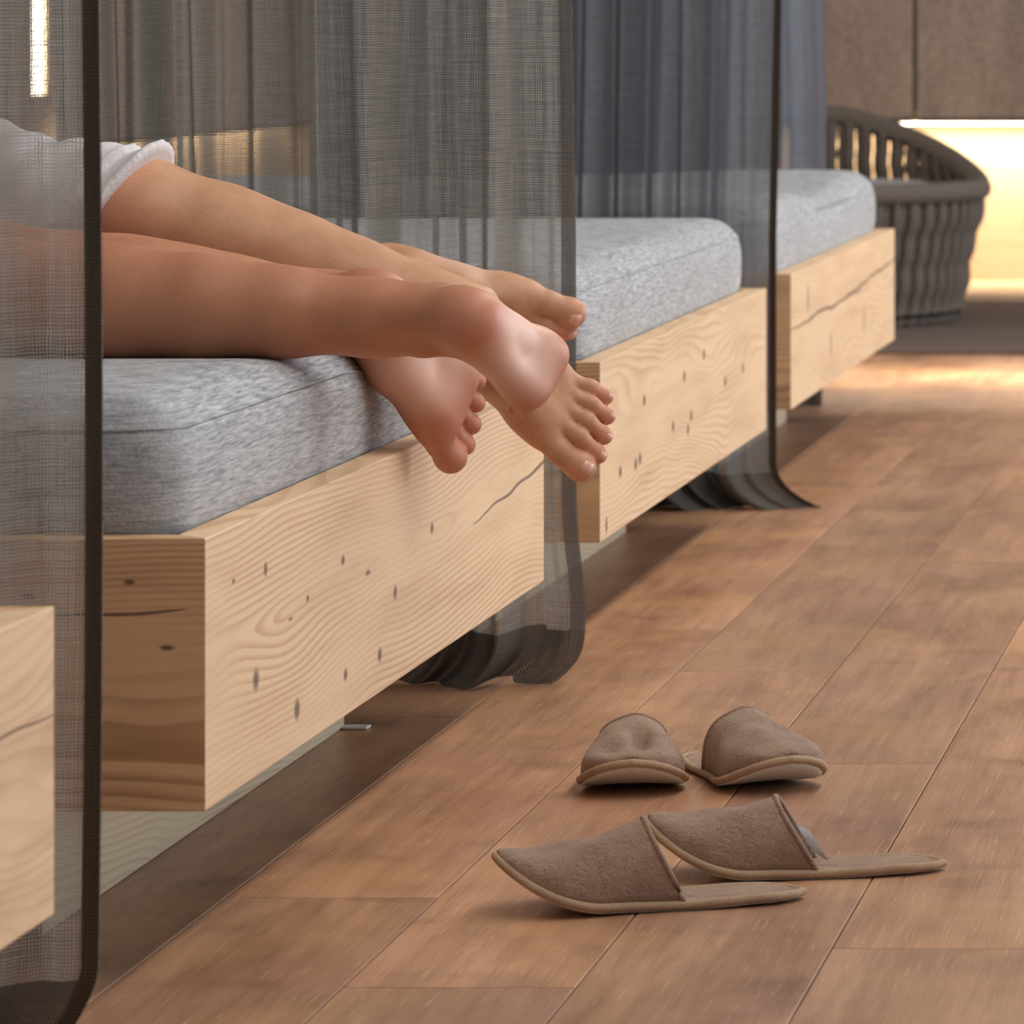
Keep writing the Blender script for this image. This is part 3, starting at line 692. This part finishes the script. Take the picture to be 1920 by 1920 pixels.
def slipper(label, toe, head, lift=.03, hgt=.072, open_b=.60, open_t=.49, dent=None, tagged=False, heel_w=1., tilt=0., tiltlift=0., noise_=.0012, wide=1., pw=1.55, pr=.72, pa=.72):
    """toe: toe point on the floor (x, y); head: direction the toe points to"""
    L = .282; dx, dy = unit((head[0], head[1])); hx, hy = toe[0]-dx*L, toe[1]-dy*L
    root = empty('slipper', (hx, hy, 0), math.atan2(dy, dx)); tag(root, label, 'slipper', 'beige terry slippers on the floor')
    lf = lambda x, y=0: lift*max(0, (x-.185)/(L-.185))**1.8+.0012*math.sin(x*40)+.0012+tiltlift*max(0, (x-.15)/.13)*max(0, y/.05+.2)
    ol = [(x, y*wide) for x, y in outline(L)]; n = len(ol)
    def slab(name, sc, z0, z1, mt):
        V = []; F = []; rings = 6
        cx = lambda f: [(L/2+(x-L/2)*f, y*f) for x, y in ol]
        for (z, fs) in ((z1, [1e-3, .35, .7, .93, .985]), (z0, [.985, .93, .7, .35, 1e-3])):
            for f in fs:
                for (x, y) in cx(f*sc):
                    bulge = .0008*math.sin(x*210)*math.sin(y*160) if z == z1 else 0
                    V.append((x, y, z+lf(x, y)+bulge))
            if z == z1:
                for (x, y) in cx(sc): V.append((x, y, (z0+z1)/2+lf(x, y)))
        R = len(V)//n
        for r in range(R-1):
            for k in range(n): F.append((r*n+k, r*n+(k+1) % n, (r+1)*n+(k+1) % n, (r+1)*n+k))
        return mesh(name, V, F, mt, root)
    slab('sole', .985, 0, .0045, SLW); slab('insole', .965, .004, .0085, SL2)
    V, F = tube([(x, y, .0055+lf(x, y)) for x, y in ol], .0042, 8, True); mesh('piping', V, F, SLP, root)
    # upper: from the toe seam to the slanted opening
    nu, nv = 56, 44; V = []; F = []
    xo_b, xo_t = L*(1-open_b), L*(1-open_t)
    for iv in range(nv+1):
        b = iv/nv                        # 0 left edge .. 1 right edge
        arch = math.sin(math.pi*b)
        for iu in range(nu+1):
            a = iu/nu
            xstart = xo_b+(xo_t-xo_b)*arch**.8
            x = xstart+(L-.001-xstart)*(1-(1-a)**1.0)
            wy = np.interp(x, [p[0] for p in ol[:n//2+1]], [p[1] for p in ol[:n//2+1]])*.985
            c = -math.cos(math.pi*b); y = wy*c
            hh = hgt*(1-max(0, (x-xo_t)/(L-xo_t))**pw)**pr
            if x < xo_t: hh = hgt*(1-.10*(xo_t-x)/.03)
            z = .007+hh*arch**pa
            if dent: z, y = dent(x, y, z, arch, L)
            z += noise_*math.sin(x*95+y*60)*arch+noise_*.8*math.sin(y*150-x*40)*arch
            V.append((x, y, z+lf(x, y)))
    m = nu+1
    for iv in range(nv):
        for iu in range(nu): F.append((iv*m+iu, iv*m+iu+1, (iv+1)*m+iu+1, (iv+1)*m+iu))
    o = mesh('upper', V, F, SL1, root)
    md = o.modifiers.new('thick', 'SOLIDIFY'); md.thickness = .0042; md.offset = -1; md.use_rim = True
    # bound edge of the opening
    V2, F2 = tube([V[iv*m] for iv in range(nv+1)], .0026, 6); mesh('edge_binding', V2, F2, SL1, root)
    if tagged:
        V3_ = []; p = [(.134, -.024, .040), (.126, -.022, .026), (.116, -.019, .0118)]
        for q in p: V3_ += [(q[0]-.007, q[1], q[2]-.004), (q[0]+.007, q[1]-.004, q[2]+.004)]
        V3_ += [(v[0], v[1]+.0008, v[2]+.0004) for v in V3_]
        tg = mesh('care_tag', V3_, [(0, 1, 3, 2), (2, 3, 5, 4), (6, 8, 9, 7), (8, 10, 11, 9), (0, 6, 7, 1), (4, 5, 11, 10)], WHITE, root); tg['label'] = 'white cloth tag in the opening'
    return root
slipper('beige slipper lying nearest, its toe pointing left', (-.802, 4.405), (-1, -.25), lift=.046, hgt=.072, open_b=.60, open_t=.475, pw=1.1, pr=.72)
slipper('beige slipper with a white tag, just behind the nearest one, toe pointing left', (-.690, 4.585), (-1, -.14), lift=.048, hgt=.066, open_b=.57, open_t=.43, tagged=True, pw=1.2, pr=.68)
def dent3(x, y, z, arch, L):
    g = math.exp(-((x-.205)/.035)**2)*math.exp(-((y-.008)/.010)**2); z -= .018*g
    z -= .010*math.exp(-((x-.235)/.02)**2)*math.exp(-((y+.02)/.02)**2)
    return z, y
def dent4(x, y, z, arch, L):
    z -= .008*math.exp(-((x-.20)/.02)**2)*math.exp(-((y-.018)/.015)**2); return z, y
slipper('beige slipper with a creased toe facing the camera, left one of the rear pair', (-.773, 5.035), (.15, -1), lift=.034, hgt=.060, open_b=.60, open_t=.55, dent=dent3, wide=1.08, pa=.52, pw=1.9)
slipper('beige slipper with its toe turned right, right one of the rear pair', (-.609, 5.06), (.47, -.88), lift=.034, hgt=.066, open_b=.58, open_t=.53, dent=dent4, wide=1.08, pa=.56, pw=1.8)

# small white strip by the plinth
N_ = NT('white_plastic'); WP = N_.fin(N_.bsdf(lin(236, 240, 246), .4))
o = bmo('felt_strip', box(0, .030, 0, .02, 0, .003, .001), WP, loc=(-1.186, 5.535, .0005), rot=(0, 0, -.05)); tag(o, 'small white plastic strip on the floor below the bed of the lying people', 'strip')

# ------------------------------------------------------------------ rug, rope chair, cushion
N_ = NT('rug_wool'); P = N_.coord(); n1 = N_.noise(P, 160., 3., .7)
RUG = N_.fin(N_.bsdf(N_.mix(n1, lin(96, 84, 80), lin(126, 112, 106)), .95, N_.bump(n1, .8, .004), spec=.05))
o = bmo('rug', box(-2.6, .9, 11.72, 13.72, .0005, .014, .004), RUG); tag(o, 'dark grey-brown rug under the round rope chair', 'rug')
N_ = NT('rope'); P = N_.coord(); x, y, z = N_.sep(P)
tw = N_.m('SINE', N_.m('ADD', N_.m('MULTIPLY', z, 420.), N_.m('MULTIPLY', N_.m('ADD', x, y), 300.)))
ROPE = N_.fin(N_.bsdf(N_.mix(N_.rng(tw, -1, 1), lin(84, 76, 70), lin(132, 122, 114)), .8, N_.bump(tw, .5, .002), spec=.2))
CX, CY, R0 = -1.575, 12.85, .532
ch = empty('rope_chair', (CX, CY, .014)); tag(ch, 'round lounge chair woven from dark grey rope at the end of the room', 'chair')
def rimz(a):                       # rim height by angle: low at the front right, high at the back left
    c = math.cos(a-math.radians(128)); return .350+.185*max(0, min(1, (c+.55)/1.2))**1.1
def prof_r(z): return .452+.075*min(1, (z/.33))**.8+.004*math.sin(z*26)
nst = 124; zz = np.linspace(.01, 1, 14)
strands = {}
for k in range(nst):
    a = 2*math.pi*k/nst; hz = rimz(a); key = round(hz, 2)
    gap = (k % nst) in (43, 38, 33, 51, 52)
    if key not in strands:
        pts = []; rad = []
        for t in np.linspace(0, 1, 22):
            z = t*key; wv = .0035*math.sin(z*2*math.pi/.085); pts.append((prof_r(z)+wv, 0, z+.002)); rad.append(.0145+.001*math.sin(z*150))
        V, F = tube(pts, rad, 6); me = bpy.data.meshes.new('rope_strand'); me.from_pydata([tuple(v) for v in V], [], F); me.update(); me.shade_smooth(); me.materials.append(ROPE)
        strands[key] = me
    if gap: continue
    o = place('rope_strand', strands[key], None, ch, (0, 0, 0), (0, 0, a)); o.scale = (1+.012*(1 if k % 2 else -1), 1, 1)
V, F = tube([(prof_r(rimz(a))*1.01*math.cos(a), prof_r(rimz(a))*1.01*math.sin(a), rimz(a)) for a in np.linspace(0, 2*math.pi, 97)[:-1]], .029, 10, True)
mesh('rim', V, F, ROPE, ch)
V, F = tube([(.455*math.cos(a), .455*math.sin(a), .012) for a in np.linspace(0, 2*math.pi, 65)[:-1]], .012, 8, True); mesh('base_ring', V, F, ROPE, ch)
pts = []
V = []; F = []; n = 64; pr = [(0, .22), (.40, .22), (.445, .235), (.475, .265), (.482, .30), (.470, .335), (.440, .355), (.38, .368), (.2, .374), (.001, .376)]
for (r, z) in pr:
    for k in range(n):
        a = 2*math.pi*k/n; V.append((CX+max(r, .001)*math.cos(a), CY+max(r, .001)*math.sin(a), z+.014))
for i in range(len(pr)-1):
    for k in range(n): F.append((i*n+k, i*n+(k+1) % n, (i+1)*n+(k+1) % n, (i+1)*n+k))
CUSH = fabric('cushion_fabric', lin(126, 124, 124), lin(168, 166, 166), lin(140, 138, 138))
o = mesh('seat_cushion', V, F, CUSH); tag(o, 'round light grey seat cushion in the rope chair', 'cushion')
bmo('seat_deck', box(-.3, .3, -.3, .3, .19, .205, .004), ROPE, ch)
print('scene built', len(bpy.data.objects))
